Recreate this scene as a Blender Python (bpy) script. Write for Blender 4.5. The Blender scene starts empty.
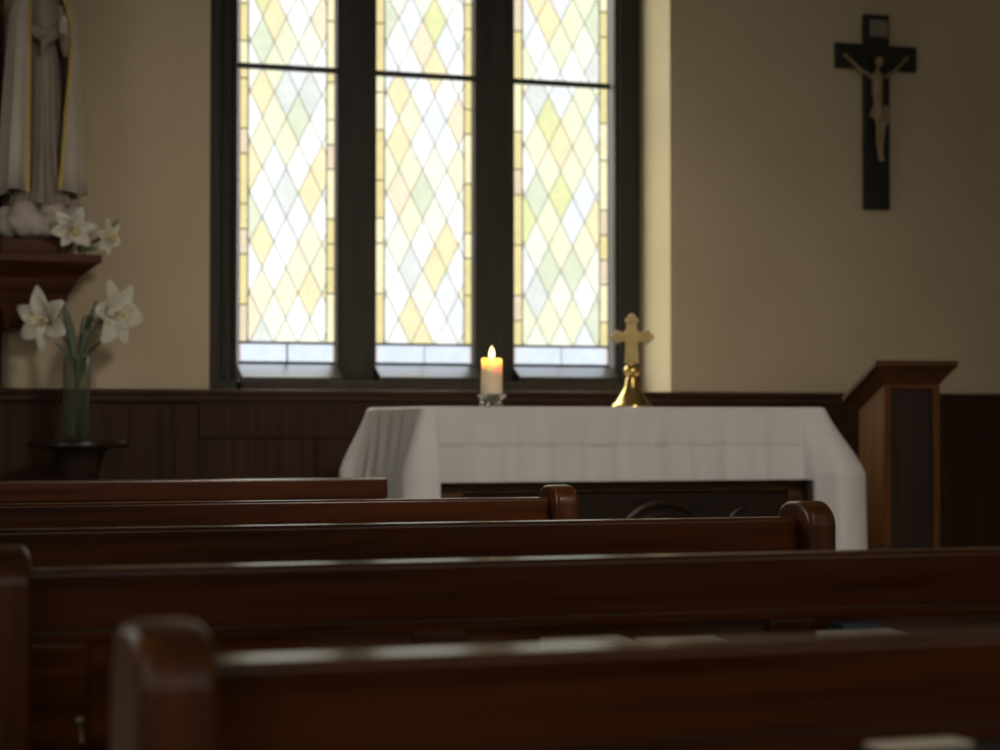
import bpy, bmesh, math, random
from mathutils import Vector, Matrix, Quaternion

random.seed(7)
scene = bpy.context.scene
COL = scene.collection
PI = math.pi

# ------------------------------------------------------------------ camera geometry
F_PX, YAW, EYE = 2050.0, math.radians(18.9), 1.05
PITCH = math.atan(50.0 / F_PX)
CAM_F = Vector((math.sin(YAW) * math.cos(PITCH), math.cos(YAW) * math.cos(PITCH), math.sin(PITCH)))
CAM_R = Vector((math.cos(YAW), -math.sin(YAW), 0))
CAM_U = CAM_R.cross(CAM_F)


def at(px, py, y):
    """point of the room seen at a pixel, at distance y from the camera towards the altar wall"""
    d = CAM_F + CAM_R * ((px - 500) / F_PX) + CAM_U * ((375 - py) / F_PX)
    d = d / d.y * y
    return Vector((d.x, d.y, d.z + EYE))


# ------------------------------------------------------------------ materials
def new_mat(name):
    m = bpy.data.materials.new(name)
    m.use_nodes = True
    nt = m.node_tree
    b = nt.nodes['Principled BSDF']
    return m, nt, b


def set_in(b, **kw):
    for k, v in kw.items():
        k = k.replace('_', ' ')
        if k in b.inputs:
            b.inputs[k].default_value = v


def noisy(name, c1, c2, scale=(1, 1, 1), noise=4.0, detail=4, rough=0.5, bump=0.0, bump_scale=None, **kw):
    """procedural two-tone material driven by stretched noise in object space"""
    m, nt, b = new_mat(name)
    tc = nt.nodes.new('ShaderNodeTexCoord')
    mp = nt.nodes.new('ShaderNodeMapping')
    mp.inputs['Scale'].default_value = scale
    nz = nt.nodes.new('ShaderNodeTexNoise')
    nz.inputs['Scale'].default_value = noise
    nz.inputs['Detail'].default_value = detail
    cr = nt.nodes.new('ShaderNodeValToRGB')
    cr.color_ramp.elements[0].position = 0.3
    cr.color_ramp.elements[1].position = 0.7
    cr.color_ramp.elements[0].color = (*c1, 1)
    cr.color_ramp.elements[1].color = (*c2, 1)
    L = nt.links.new
    L(tc.outputs['Object'], mp.inputs['Vector'])
    L(mp.outputs['Vector'], nz.inputs['Vector'])
    L(nz.outputs['Fac'], cr.inputs['Fac'])
    L(cr.outputs['Color'], b.inputs['Base Color'])
    b.inputs['Roughness'].default_value = rough
    if bump:
        bp = nt.nodes.new('ShaderNodeBump')
        bp.inputs['Strength'].default_value = bump
        bp.inputs['Distance'].default_value = 0.004
        src = nz
        if bump_scale:
            src = nt.nodes.new('ShaderNodeTexNoise')
            src.inputs['Scale'].default_value = bump_scale
            src.inputs['Detail'].default_value = 5
            L(tc.outputs['Object'], src.inputs['Vector'])
        L(src.outputs['Fac'], bp.inputs['Height'])
        L(bp.outputs['Normal'], b.inputs['Normal'])
    set_in(b, **kw)
    return m


def wood(name, c1, c2, axis='x', rough=0.3, coat=0.0, spec=0.22):
    s = {'x': (1.2, 30, 30), 'y': (30, 1.2, 30), 'z': (30, 30, 1.2)}[axis]
    return noisy(name, c1, c2, scale=s, noise=1.6, detail=6, rough=rough, bump=0.03,
                 Coat_Weight=coat, Coat_Roughness=0.18, Specular_IOR_Level=spec)


M = {}
M['plaster'] = noisy('cream plaster', (0.44, 0.36, 0.24), (0.51, 0.42, 0.285), noise=1.3, rough=0.9, bump=0.25, bump_scale=60)
M['ceiling'] = noisy('white ceiling plaster', (0.5, 0.45, 0.38), (0.55, 0.5, 0.42), noise=1.0, rough=0.95)
M['stone'] = noisy('pale stone slabs', (0.40, 0.36, 0.29), (0.48, 0.43, 0.35), noise=3, rough=0.6)
M['floor'] = noisy('brown carpet', (0.04, 0.022, 0.015), (0.06, 0.032, 0.022), noise=60, rough=0.95, bump=0.3)
D1, D2 = (0.021, 0.0056, 0.0012), (0.078, 0.021, 0.0038)
M['pew_x'] = wood('mahogany along', D1, D2, 'x', rough=0.2)
M['pew_z'] = wood('mahogany upright', D1, D2, 'z', rough=0.33)
M['pew_y'] = wood('mahogany deep', D1, D2, 'y')
M['wain_x'] = wood('wainscot along', (0.026, 0.011, 0.006), (0.06, 0.026, 0.013), 'x', rough=0.55, spec=0.15)
M['wain_z'] = wood('wainscot upright', (0.022, 0.010, 0.005), (0.048, 0.022, 0.011), 'z', rough=0.6, spec=0.12)
M['frame'] = wood('dark window timber', (0.026, 0.023, 0.018), (0.045, 0.039, 0.031), 'z', rough=0.55, spec=0.2)
M['frame_x'] = wood('dark window timber along', (0.02, 0.017, 0.013), (0.036, 0.03, 0.023), 'x', rough=0.3, spec=0.4)
M['lect_z'] = wood('lectern oak upright', (0.05, 0.018, 0.0035), (0.13, 0.046, 0.008), 'z', rough=0.5, spec=0.15)
M['lect_x'] = wood('lectern oak along', (0.04, 0.015, 0.004), (0.09, 0.034, 0.009), 'x', rough=0.5, spec=0.15)
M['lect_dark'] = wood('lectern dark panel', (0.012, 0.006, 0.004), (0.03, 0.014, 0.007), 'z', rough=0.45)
M['altar_x'] = wood('altar oak along', (0.04, 0.017, 0.007), (0.09, 0.039, 0.015), 'x', rough=0.45)
M['altar_z'] = wood('altar oak upright', (0.045, 0.019, 0.008), (0.1, 0.043, 0.017), 'z', rough=0.45)
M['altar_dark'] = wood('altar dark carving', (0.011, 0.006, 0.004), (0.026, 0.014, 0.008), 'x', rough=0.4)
M['bracket'] = wood('bracket walnut', (0.03, 0.010, 0.003), (0.085, 0.029, 0.008), 'x', rough=0.45, spec=0.12)
M['black_wood'] = noisy('black stained cross wood', (0.006, 0.005, 0.0045), (0.011, 0.009, 0.008), scale=(20, 20, 1), noise=2, rough=0.45)
M['lead'] = noisy('lead came', (0.05, 0.05, 0.05), (0.09, 0.09, 0.085), noise=30, rough=0.55, Metallic=0.6)
M['iron'] = noisy('dark iron bar', (0.012, 0.012, 0.01), (0.02, 0.02, 0.018), noise=30, rough=0.5)
M['brass'] = noisy('polished brass', (0.62, 0.43, 0.14), (0.72, 0.52, 0.2), noise=12, rough=0.25, Metallic=1.0)
M['dull_brass'] = noisy('dull aged brass', (0.24, 0.18, 0.075), (0.33, 0.245, 0.11), noise=16, rough=0.5, Metallic=1.0)
M['old_brass'] = noisy('tarnished brass', (0.12, 0.09, 0.05), (0.2, 0.15, 0.08), noise=20, rough=0.4, Metallic=1.0)
M['pewter'] = noisy('silvery metal', (0.4, 0.38, 0.34), (0.52, 0.5, 0.46), noise=14, rough=0.22, Metallic=1.0)
M['plaque'] = noisy('pale plaque', (0.20, 0.165, 0.12), (0.24, 0.2, 0.15), noise=9, rough=0.7)
M['ivory'] = noisy('ivory resin', (0.24, 0.17, 0.095), (0.30, 0.215, 0.125), noise=25, rough=0.5)
M['robe'] = noisy('painted plaster robe', (0.23, 0.19, 0.145), (0.29, 0.24, 0.185), noise=8, rough=0.6)
M['mantle'] = noisy('painted plaster mantle', (0.40, 0.355, 0.29), (0.48, 0.425, 0.36), noise=8, rough=0.55)
M['gold'] = noisy('gilded edge', (0.55, 0.4, 0.1), (0.7, 0.53, 0.18), noise=30, rough=0.4, Metallic=0.7)
M['cloud'] = noisy('pale painted cloud', (0.36, 0.31, 0.26), (0.5, 0.44, 0.38), noise=10, rough=0.65)
M['skin'] = noisy('painted statue skin', (0.5, 0.42, 0.34), (0.56, 0.47, 0.38), noise=10, rough=0.5)
M['petal'] = noisy('lily petal', (0.80, 0.78, 0.66), (0.9, 0.88, 0.8), noise=20, rough=0.55, Subsurface_Weight=0.0)
M['stamen'] = noisy('lily stamen', (0.55, 0.38, 0.06), (0.6, 0.45, 0.1), noise=40, rough=0.6)
M['leaf'] = noisy('lily leaf', (0.022, 0.05, 0.014), (0.05, 0.09, 0.026), scale=(6, 6, 1), noise=5, rough=0.4)
M['stem'] = noisy('lily stem', (0.025, 0.045, 0.014), (0.045, 0.075, 0.022), noise=8, rough=0.5)
M['paper'] = noisy('white paper', (0.62, 0.58, 0.52), (0.68, 0.64, 0.58), noise=15, rough=0.8)
M['cream_paper'] = noisy('cream paper', (0.6, 0.51, 0.38), (0.68, 0.58, 0.44), noise=15, rough=0.8)
M['navy'] = noisy('navy book cloth', (0.012, 0.02, 0.03), (0.02, 0.03, 0.045), noise=90, rough=0.6)
M['dark_cover'] = noisy('dark brown book cloth', (0.012, 0.007, 0.005), (0.02, 0.012, 0.008), noise=90, rough=0.7)
M['stand'] = wood('dark stand wood', (0.012, 0.007, 0.005), (0.028, 0.015, 0.01), 'x', rough=0.3)


def cloth_mat():
    m, nt, b = new_mat('white altar linen')
    L = nt.links.new
    tc = nt.nodes.new('ShaderNodeTexCoord')
    w = nt.nodes.new('ShaderNodeTexNoise')
    w.inputs['Scale'].default_value = 5
    w.inputs['Detail'].default_value = 5
    cr = nt.nodes.new('ShaderNodeValToRGB')
    cr.color_ramp.elements[0].color = (0.72, 0.69, 0.68, 1)
    cr.color_ramp.elements[1].color = (0.8, 0.78, 0.77, 1)
    L(tc.outputs['Object'], w.inputs['Vector'])
    L(w.outputs['Fac'], cr.inputs['Fac'])
    L(cr.outputs['Color'], b.inputs['Base Color'])
    b.inputs['Roughness'].default_value = 0.9
    bp = nt.nodes.new('ShaderNodeBump')
    bp.inputs['Strength'].default_value = 0.25
    bp.inputs['Distance'].default_value = 0.01
    w2 = nt.nodes.new('ShaderNodeTexNoise')
    w2.inputs['Scale'].default_value = 22
    L(tc.outputs['Object'], w2.inputs['Vector'])
    L(w2.outputs['Fac'], bp.inputs['Height'])
    L(bp.outputs['Normal'], b.inputs['Normal'])
    tr = nt.nodes.new('ShaderNodeBsdfTranslucent')
    tr.inputs['Color'].default_value = (0.75, 0.74, 0.78, 1)
    mx = nt.nodes.new('ShaderNodeMixShader')
    mx.inputs['Fac'].default_value = 0.22
    L(b.outputs['BSDF'], mx.inputs[1])
    L(tr.outputs['BSDF'], mx.inputs[2])
    L(mx.outputs['Shader'], nt.nodes['Material Output'].inputs['Surface'])
    return m


M['linen'] = cloth_mat()


def petal_mat():
    m = M['petal']
    nt = m.node_tree
    b = nt.nodes['Principled BSDF']
    tr = nt.nodes.new('ShaderNodeBsdfTranslucent')
    tr.inputs['Color'].default_value = (0.85, 0.84, 0.72, 1)
    mx = nt.nodes.new('ShaderNodeMixShader')
    mx.inputs['Fac'].default_value = 0.3
    nt.links.new(b.outputs['BSDF'], mx.inputs[1])
    nt.links.new(tr.outputs['BSDF'], mx.inputs[2])
    nt.links.new(mx.outputs['Shader'], nt.nodes['Material Output'].inputs['Surface'])


petal_mat()


def clear_glass():
    m, nt, b = new_mat('clear vase glass')
    L = nt.links.new
    tr = nt.nodes.new('ShaderNodeBsdfTransparent')
    tr.inputs['Color'].default_value = (0.93, 0.96, 0.93, 1)
    gl = nt.nodes.new('ShaderNodeBsdfGlossy')
    gl.inputs['Roughness'].default_value = 0.03
    fr = nt.nodes.new('ShaderNodeLayerWeight')
    fr.inputs['Blend'].default_value = 0.15
    mx = nt.nodes.new('ShaderNodeMixShader')
    L(fr.outputs['Fresnel'], mx.inputs['Fac'])
    L(tr.outputs['BSDF'], mx.inputs[1])
    L(gl.outputs['BSDF'], mx.inputs[2])
    df = nt.nodes.new('ShaderNodeBsdfTranslucent')
    df.inputs['Color'].default_value = (0.8, 0.82, 0.72, 1)
    m2 = nt.nodes.new('ShaderNodeMixShader')
    m2.inputs['Fac'].default_value = 0.1
    L(mx.outputs['Shader'], m2.inputs[1])
    L(df.outputs['BSDF'], m2.inputs[2])
    L(m2.outputs['Shader'], nt.nodes['Material Output'].inputs['Surface'])
    return m


M['glass'] = clear_glass()


def pane_mat(name, col):
    """stained cathedral glass: daylight from the sky outside passes tinted through it"""
    m, nt, b = new_mat(name)
    L = nt.links.new
    tc = nt.nodes.new('ShaderNodeTexCoord')
    nz = nt.nodes.new('ShaderNodeTexNoise')
    nz.inputs['Scale'].default_value = 14
    nz.inputs['Detail'].default_value = 3
    cr = nt.nodes.new('ShaderNodeValToRGB')
    cr.color_ramp.elements[0].position = 0.25
    cr.color_ramp.elements[1].position = 0.75
    cr.color_ramp.elements[0].color = (*[c * 0.93 for c in col], 1)
    cr.color_ramp.elements[1].color = (*[min(1, c * 1.05) for c in col], 1)
    tr = nt.nodes.new('ShaderNodeBsdfTransparent')
    gl = nt.nodes.new('ShaderNodeBsdfGlossy')
    gl.inputs['Roughness'].default_value = 0.15
    mx = nt.nodes.new('ShaderNodeMixShader')
    mx.inputs['Fac'].default_value = 0.04
    L(tc.outputs['Object'], nz.inputs['Vector'])
    L(nz.outputs['Fac'], cr.inputs['Fac'])
    L(cr.outputs['Color'], tr.inputs['Color'])
    L(tr.outputs['BSDF'], mx.inputs[1])
    L(gl.outputs['BSDF'], mx.inputs[2])
    L(mx.outputs['Shader'], nt.nodes['Material Output'].inputs['Surface'])
    return m


PANES = {
    'white': (0.93, 0.94, 0.89), 'ivory': (0.90, 0.90, 0.76), 'cream': (0.89, 0.85, 0.63), 'straw': (0.87, 0.78, 0.50),
    'ice': (0.80, 0.84, 0.85), 'grey': (0.73, 0.77, 0.73), 'lime': (0.83, 0.87, 0.62), 'olive': (0.76, 0.78, 0.42),
    'peach': (0.88, 0.77, 0.58), 'sage': (0.70, 0.76, 0.58), 'border': (0.76, 0.66, 0.33), 'border_pale': (0.86, 0.80, 0.52),
    'border_rose': (0.74, 0.62, 0.45), 'sky': (0.68, 0.76, 0.88), 'strip_rose': (0.68, 0.62, 0.60),
}
PM = {k: pane_mat('pane ' + k, v) for k, v in PANES.items()}


def wax_mat():
    m, nt, b = new_mat('candle wax')
    nz = nt.nodes.new('ShaderNodeTexNoise')
    nz.inputs['Scale'].default_value = 20
    cr = nt.nodes.new('ShaderNodeValToRGB')
    cr.color_ramp.elements[0].color = (0.82, 0.66, 0.48, 1)
    cr.color_ramp.elements[1].color = (0.88, 0.74, 0.56, 1)
    nt.links.new(nz.outputs['Fac'], cr.inputs['Fac'])
    nt.links.new(cr.outputs['Color'], b.inputs['Base Color'])
    set_in(b, Roughness=0.5, Subsurface_Weight=0.9, Subsurface_Scale=0.06)
    b.inputs['Subsurface Radius'].default_value = (1.0, 0.62, 0.3)
    return m


M['wax'] = wax_mat()


def emit_mat(name, col, s):
    m, nt, b = new_mat(name)
    em = nt.nodes.new('ShaderNodeEmission')
    em.inputs['Color'].default_value = (*col, 1)
    em.inputs['Strength'].default_value = s
    nt.links.new(em.outputs['Emission'], nt.nodes['Material Output'].inputs['Surface'])
    return m


M['flame'] = emit_mat('candle flame', (1.0, 0.72, 0.32), 5.0)
M['wick'] = noisy('candle wick', (0.01, 0.01, 0.01), (0.02, 0.02, 0.02), rough=0.9)


# ------------------------------------------------------------------ mesh helpers
def add_box(bm, x0, x1, y0, y1, z0, z1, bev=0.0, seg=2, mat=None):
    r = bmesh.ops.create_cube(bm, size=1.0)
    vs = r['verts']
    bmesh.ops.scale(bm, vec=(abs(x1 - x0), abs(y1 - y0), abs(z1 - z0)), verts=vs)
    bmesh.ops.translate(bm, vec=((x0 + x1) / 2, (y0 + y1) / 2, (z0 + z1) / 2), verts=vs)
    if mat is not None:
        bmesh.ops.transform(bm, matrix=mat, verts=vs)
    if bev > 0:
        es = list({e for v in vs for e in v.link_edges})
        bmesh.ops.bevel(bm, geom=es, offset=bev, segments=seg, profile=0.5, affect='EDGES')


def add_prism(bm, poly, axis, a, b, bev=0.0, seg=2):
    """polygon given in the two other axes, extruded along axis from a to b"""
    def P(u, v, w):
        return {'x': (w, u, v), 'y': (u, w, v), 'z': (u, v, w)}[axis]
    A = [bm.verts.new(P(u, v, a)) for u, v in poly]
    B = [bm.verts.new(P(u, v, b)) for u, v in poly]
    n = len(poly)
    fs = [bm.faces.new(A), bm.faces.new(B[::-1])]
    for i in range(n):
        j = (i + 1) % n
        fs.append(bm.faces.new((A[j], A[i], B[i], B[j])))
    bmesh.ops.recalc_face_normals(bm, faces=fs)
    if bev > 0:
        es = list(fs[0].edges) + list(fs[1].edges)
        bmesh.ops.bevel(bm, geom=es, offset=bev, segments=seg, profile=0.5, affect='EDGES')


def add_tube(bm, pts, rad, n=10, cap=True):
    pts = [Vector(p) for p in pts]
    rads = rad if isinstance(rad, (list, tuple)) else [rad] * len(pts)
    rings = []
    up = Vector((0, 0, 1))
    prev = None
    for i, p in enumerate(pts):
        t = (pts[min(i + 1, len(pts) - 1)] - pts[max(i - 1, 0)]).normalized()
        if prev is None:
            s = t.cross(up)
            if s.length < 0.05:
                s = t.cross(Vector((1, 0, 0)))
        else:
            s = prev - t * prev.dot(t)
        s.normalize()
        prev = s
        q = t.cross(s)
        rings.append([bm.verts.new(p + (s * math.cos(2 * PI * k / n) + q * math.sin(2 * PI * k / n)) * rads[i]) for k in range(n)])
    fs = []
    for a, b in zip(rings, rings[1:]):
        for k in range(n):
            fs.append(bm.faces.new((a[k], a[(k + 1) % n], b[(k + 1) % n], b[k])))
    if cap:
        fs.append(bm.faces.new(rings[0][::-1]))
        fs.append(bm.faces.new(rings[-1]))
    bmesh.ops.recalc_face_normals(bm, faces=fs)


def add_ball(bm, c, r, sx=1, sy=1, sz=1, u=16, v=10):
    rr = bmesh.ops.create_uvsphere(bm, u_segments=u, v_segments=v, radius=r)
    bmesh.ops.scale(bm, vec=(sx, sy, sz), verts=rr['verts'])
    bmesh.ops.translate(bm, vec=c, verts=rr['verts'])


def add_lathe(bm, prof, n=32, c=(0, 0, 0), cap=True):
    rings = []
    for r, z in prof:
        if r < 1e-5:
            rings.append([bm.verts.new((c[0], c[1], c[2] + z))])
        else:
            rings.append([bm.verts.new((c[0] + r * math.cos(2 * PI * k / n), c[1] + r * math.sin(2 * PI * k / n), c[2] + z)) for k in range(n)])
    fs = []
    for a, b in zip(rings, rings[1:]):
        for k in range(n):
            j = (k + 1) % n
            if len(a) == 1 and len(b) == 1:
                continue
            if len(a) == 1:
                fs.append(bm.faces.new((a[0], b[j], b[k])))
            elif len(b) == 1:
                fs.append(bm.faces.new((a[k], a[j], b[0])))
            else:
                fs.append(bm.faces.new((a[k], a[j], b[j], b[k])))
    if cap:
        for rg in (rings[0], rings[-1]):
            if len(rg) > 2:
                fs.append(bm.faces.new(rg))
    bmesh.ops.recalc_face_normals(bm, faces=fs)


def obj(name, bm, mats, parent=None, smooth=True, loc=None):
    """link a bmesh as one mesh object; with a parent the mesh is in the parent's local space"""
    me = bpy.data.meshes.new(name)
    bm.to_mesh(me)
    bm.free()
    for m in (mats if isinstance(mats, (list, tuple)) else [mats]):
        me.materials.append(m)
    if smooth:
        me.polygons.foreach_set('use_smooth', [True] * len(me.polygons))
        try:
            me.set_sharp_from_angle(angle=math.radians(40))
        except Exception:
            pass
    o = bpy.data.objects.new(name, me)
    COL.objects.link(o)
    if smooth and len(me.polygons) < 3000:
        wn = o.modifiers.new('weighted normals', 'WEIGHTED_NORMAL')
        wn.keep_sharp = True
        wn.weight = 90
    if parent:
        o.parent = parent
    if loc is not None:
        o.location = loc
    return o


def remesh(o, voxel, smooth=6):
    o.modifiers.clear()
    r = o.modifiers.new('remesh', 'REMESH')
    r.mode = 'VOXEL'
    r.voxel_size = voxel
    r.use_smooth_shade = True
    if smooth:
        s = o.modifiers.new('smooth', 'SMOOTH')
        s.factor = 0.5
        s.iterations = smooth
    return o


def tag(o, label, cat, group=None):
    o['label'] = label
    o['category'] = cat
    if group:
        o['group'] = group
    return o


def thing(name, label, cat, loc=(0, 0, 0), rotz=0.0, group=None):
    o = bpy.data.objects.new(name, None)
    COL.objects.link(o)
    o.empty_display_size = 0.05
    o.location = loc
    o.rotation_euler = (0, 0, rotz)
    return tag(o, label, cat, group)


def struct(name, bm, mats, parent=None, smooth=True):
    o = obj(name, bm, mats, parent, smooth)
    if parent is None:
        o['kind'] = 'structure'
    return o


def dup(root, loc, label):
    r = root.copy()
    COL.objects.link(r)
    r.location = loc
    r['label'] = label
    for ch in list(root.children):
        c = ch.copy()
        COL.objects.link(c)
        c.parent = r
        for g in list(ch.children):
            d = g.copy()
            COL.objects.link(d)
            d.parent = c
    return r


# ------------------------------------------------------------------ room shell
WALL = 8.4                       # altar wall plane
XL, XR, YB, ZT = -1.3, 6.3, -2.6, 4.3
WX0, WX1 = at(209.5, 300, WALL).x, at(670.5, 300, WALL).x     # window opening
WZ0 = at(400, 390.5, WALL).z
WZ1 = 3.75
REV = 0.355                      # reveal depth
STEP_Y, STEP_H = 6.3, 0.16       # sanctuary platform

bm = bmesh.new()
add_box(bm, XL - .2, XR + .2, YB - .2, WALL + .5, -0.1, 0.0)
struct('floor', bm, M['floor'], smooth=False)
bm = bmesh.new()
add_box(bm, XL, XR, STEP_Y, WALL, 0.0, STEP_H, 0.012)
tag(struct('platform', bm, M['stone'], smooth=False), 'pale stone sanctuary platform one step high under the altar', 'platform')
bm = bmesh.new()
add_box(bm, XL - .2, XR + .2, YB - .2, WALL + .5, ZT, ZT + .1)
struct('ceiling', bm, M['ceiling'], smooth=False)

# altar wall with the window opening
bm = bmesh.new()
add_box(bm, XL - .2, WX0, WALL, WALL + REV + .15, 0, ZT)
add_box(bm, WX1, XR + .2, WALL, WALL + REV + .15, 0, ZT)
add_box(bm, WX0, WX1, WALL, WALL + REV + .15, 0, WZ0)
add_box(bm, WX0, WX1, WALL, WALL + REV + .15, WZ1, ZT)
bmesh.ops.remove_doubles(bm, verts=bm.verts, dist=1e-4)
struct('wall_back', bm, M['plaster'], smooth=False)

# left wall with openings for two added windows that hold fill lamps
LY0, LY1, LZ0, LZ1 = -2.0, 1.2, 0.8, 2.9
SY0, SY1 = 4.7, 6.1              # second added side window, towards the sanctuary
bm = bmesh.new()
add_box(bm, XL - .2, XL, YB, LY0, 0, ZT)
add_box(bm, XL - .2, XL, LY1, SY0, 0, ZT)
add_box(bm, XL - .2, XL, SY1, WALL, 0, ZT)
add_box(bm, XL - .2, XL, SY0, SY1, 0, LZ0)
add_box(bm, XL - .2, XL, SY0, SY1, LZ1, ZT)
add_box(bm, XL - .2, XL, LY0, LY1, 0, LZ0)
add_box(bm, XL - .2, XL, LY0, LY1, LZ1, ZT)
struct('wall_left', bm, M['plaster'], smooth=False)
bm = bmesh.new()
add_box(bm, XR, XR + .2, YB, WALL, 0, ZT)
struct('wall_right', bm, M['plaster'], smooth=False)
# rear wall, with an opening for the added window behind the camera
RX0, RX1, RZ0, RZ1 = -0.8, 5.0, 1.2, 3.9
bm = bmesh.new()
add_box(bm, XL - .2, RX0, YB - .2, YB, 0, ZT)
add_box(bm, RX1, XR + .2, YB - .2, YB, 0, ZT)
add_box(bm, RX0, RX1, YB - .2, YB, 0, RZ0)
add_box(bm, RX0, RX1, YB - .2, YB, RZ1, ZT)
struct('wall_front', bm, M['wain_z'], smooth=False)


def make_fill_window(name, horiz, a0, a1, z0, z1, plane, depth):  # unseen windows, added as openings for the fill lamps
    bm = bmesh.new()
    t = 0.07

    def bx(u0, u1, w0, w1):
        if horiz == 'x':
            add_box(bm, u0, u1, plane, plane + depth, w0, w1, 0.006)
        else:
            add_box(bm, plane, plane + depth, u0, u1, w0, w1, 0.006)
    bx(a0, a0 + t, z0, z1)
    bx(a1 - t, a1, z0, z1)
    bx(a0 + t, a1 - t, z0, z0 + t)
    bx(a0 + t, a1 - t, z1 - t, z1)
    mid = (a0 + a1) / 2
    bx(mid - .03, mid + .03, z0 + t, z1 - t)
    w = struct(name, bm, M['frame'])
    bm = bmesh.new()
    q = plane + depth / 2
    if horiz == 'x':
        vs = [(a0 + t, q, z0 + t), (a1 - t, q, z0 + t), (a1 - t, q, z1 - t), (a0 + t, q, z1 - t)]
    else:
        vs = [(q, a0 + t, z0 + t), (q, a1 - t, z0 + t), (q, a1 - t, z1 - t), (q, a0 + t, z1 - t)]
    bm.faces.new([bm.verts.new(v) for v in vs])
    obj('pane', bm, PM['white'], w, smooth=False)
    return w


make_fill_window('fill_window_2', 'y', LY0, LY1, LZ0, LZ1, XL - .14, 0.07)
make_fill_window('fill_window_4', 'y', SY0, SY1, LZ0, LZ1, XL - .14, 0.07)
make_fill_window('fill_window_3', 'x', RX0, RX1, RZ0, RZ1, YB - .14, 0.07)

# ------------------------------------------------------------------ wainscot along the altar wall
CAP = WZ0
bm = bmesh.new()
add_box(bm, XL, XR, WALL - .045, WALL + .0, CAP - .022, CAP, 0.007)
add_box(bm, XL, XR, WALL - .033, WALL, CAP - .05, CAP - .022, 0.006)
struct('trim_1', bm, M['wain_x'])
bm = bmesh.new()
# panelling: backing, rails and stiles
add_box(bm, XL, XR, WALL - .010, WALL, STEP_H, CAP - .05)
jl = at(128, 430, WALL).x
ja, jb = at(198, 440, WALL).x, at(315, 440, WALL).x
z_t1 = at(60, 403, WALL).z
z_t2 = at(260, 438, WALL).z
stiles = [jl - 1.36, jl - .68, jl, ja]
x = ja
while x < XR - .3:
    x += (jb - ja)
    stiles.append(x)
add_box(bm, XL, ja - .004, WALL - .020, WALL - .010, z_t1, CAP - .05, 0.003)
add_box(bm, ja, XR, WALL - .024, WALL - .010, z_t2, CAP - .05, 0.003)
add_box(bm, XL, XR, WALL - .024, WALL - .010, STEP_H, STEP_H + .18, 0.004)
prev = XL
for s in stiles:
    top = z_t1 if s <= ja else z_t2
    if s - prev > .05:
        add_box(bm, prev + .005, s - .005, WALL - .018, WALL - .010, STEP_H + .18, top - .003, 0.004)
    prev = s
struct('trim_2', bm, M['wain_z'])

bm = bmesh.new()
px_ = at(3.5, 100, WALL - .04).x
add_box(bm, px_ - .30, px_, WALL - .045, WALL, CAP + .0005, ZT, .006)
struct('dark_strip', bm, M['wain_z'])  # dark upright strip added at the far left

# ------------------------------------------------------------------ stained glass window
GY = 8.80
FY = GY                         # reference plane of the timber frame
GY = 8.80                        # glass plane
lights_px = [(238, 335.5), (374.5, 473), (512.5, 608.5)]
LX = [(at(a, 250, GY).x, at(b, 250, GY).x) for a, b in lights_px]
GZ0 = at(290, 363.5, GY).z
GZS = at(290, 343, GY).z         # top of the blue strip
GZT = at(290, 68.5, GY).z        # transom bar
GZ1 = WZ1 - .12

bm = bmesh.new()
add_box(bm, WX0 - .0, LX[0][0] - .012, FY - .05, GY + .04, WZ0, WZ1)
add_box(bm, LX[2][1] + .012, WX1, FY - .05, GY + .04, WZ0, WZ1)
add_box(bm, LX[0][0] - .012, LX[2][1] + .012, FY - .05, GY + .04, GZ1 + .01, WZ1)
add_box(bm, LX[0][0] - .012, LX[2][1] + .012, GY - .13, GY + .04, WZ0, WZ0 + .045, 0.008)
win = struct('window_1', bm, M['frame'])
bm = bmesh.new()
# stepped mouldings on the jambs
for xa, xb in ((LX[0][0] - .085, LX[0][0] - .06), (LX[0][0] - .04, LX[0][0] - .02), (LX[2][1] + .03, LX[2][1] + .05)):
    add_box(bm, xa, xb, FY - .065, FY - .04, WZ0 + .05, WZ1, 0.009)
obj('jamb_moulding', bm, M['frame'], win)
for a, b in ((LX[0][1], LX[1][0]), (LX[1][1], LX[2][0])):
    bm = bmesh.new()
    cx = (a + b) / 2
    hw = (b - a) / 2
    # chamfered mullion, deep in the middle
    add_prism(bm, [(a + .003, GY + .04), (a + .003, GY - .018), (a + .018, GY - .032), (b - .018, GY - .032), (b - .003, GY - .018), (b - .003, GY + .04)],
              'z', WZ0 + .045, WZ1 - .1, 0.004)
    obj('mullion', bm, M['frame'], win)
# sloping inner sill of each light
for a, b in LX:
    bm = bmesh.new()
    zs0 = at((lights_px[LX.index((a, b))][0] + 40), 377, GY - .12).z
    add_prism(bm, [(GY - .12, WZ0 + .03), (GY - .12, zs0), (GY - .006, GZ0 + .001), (GY + .03, GZ0 + .001), (GY + .03, WZ0 + .03)], 'x', a - .005, b + .005, 0.003)
    obj('sill', bm, M['frame_x'], win)
# iron transom bars
for a, b in LX:
    bm = bmesh.new()
    add_box(bm, a - .004, b + .004, GY - .022, GY + .006, GZT - .012, GZT + .012, 0.003)
    obj('transom_bar', bm, M['iron'], win)

keys = list(PANES.keys())
pmats = [PM[k] for k in keys]
KI = {k: i for i, k in enumerate(keys)}
WEIGHT = ['white'] * 8 + ['ivory'] * 7 + ['cream'] * 4 + ['straw'] * 2 + ['ice'] * 3 + ['grey'] * 1 + ['lime'] * 2 + ['peach'] * 1 + ['sage'] * 1 + ['olive'] * 1
WEIGHT3 = ['white'] * 6 + ['ivory'] * 6 + ['cream'] * 4 + ['straw'] * 2 + ['ice'] * 4 + ['grey'] * 1 + ['lime'] * 4 + ['olive'] * 2 + ['sage'] * 2


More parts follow.
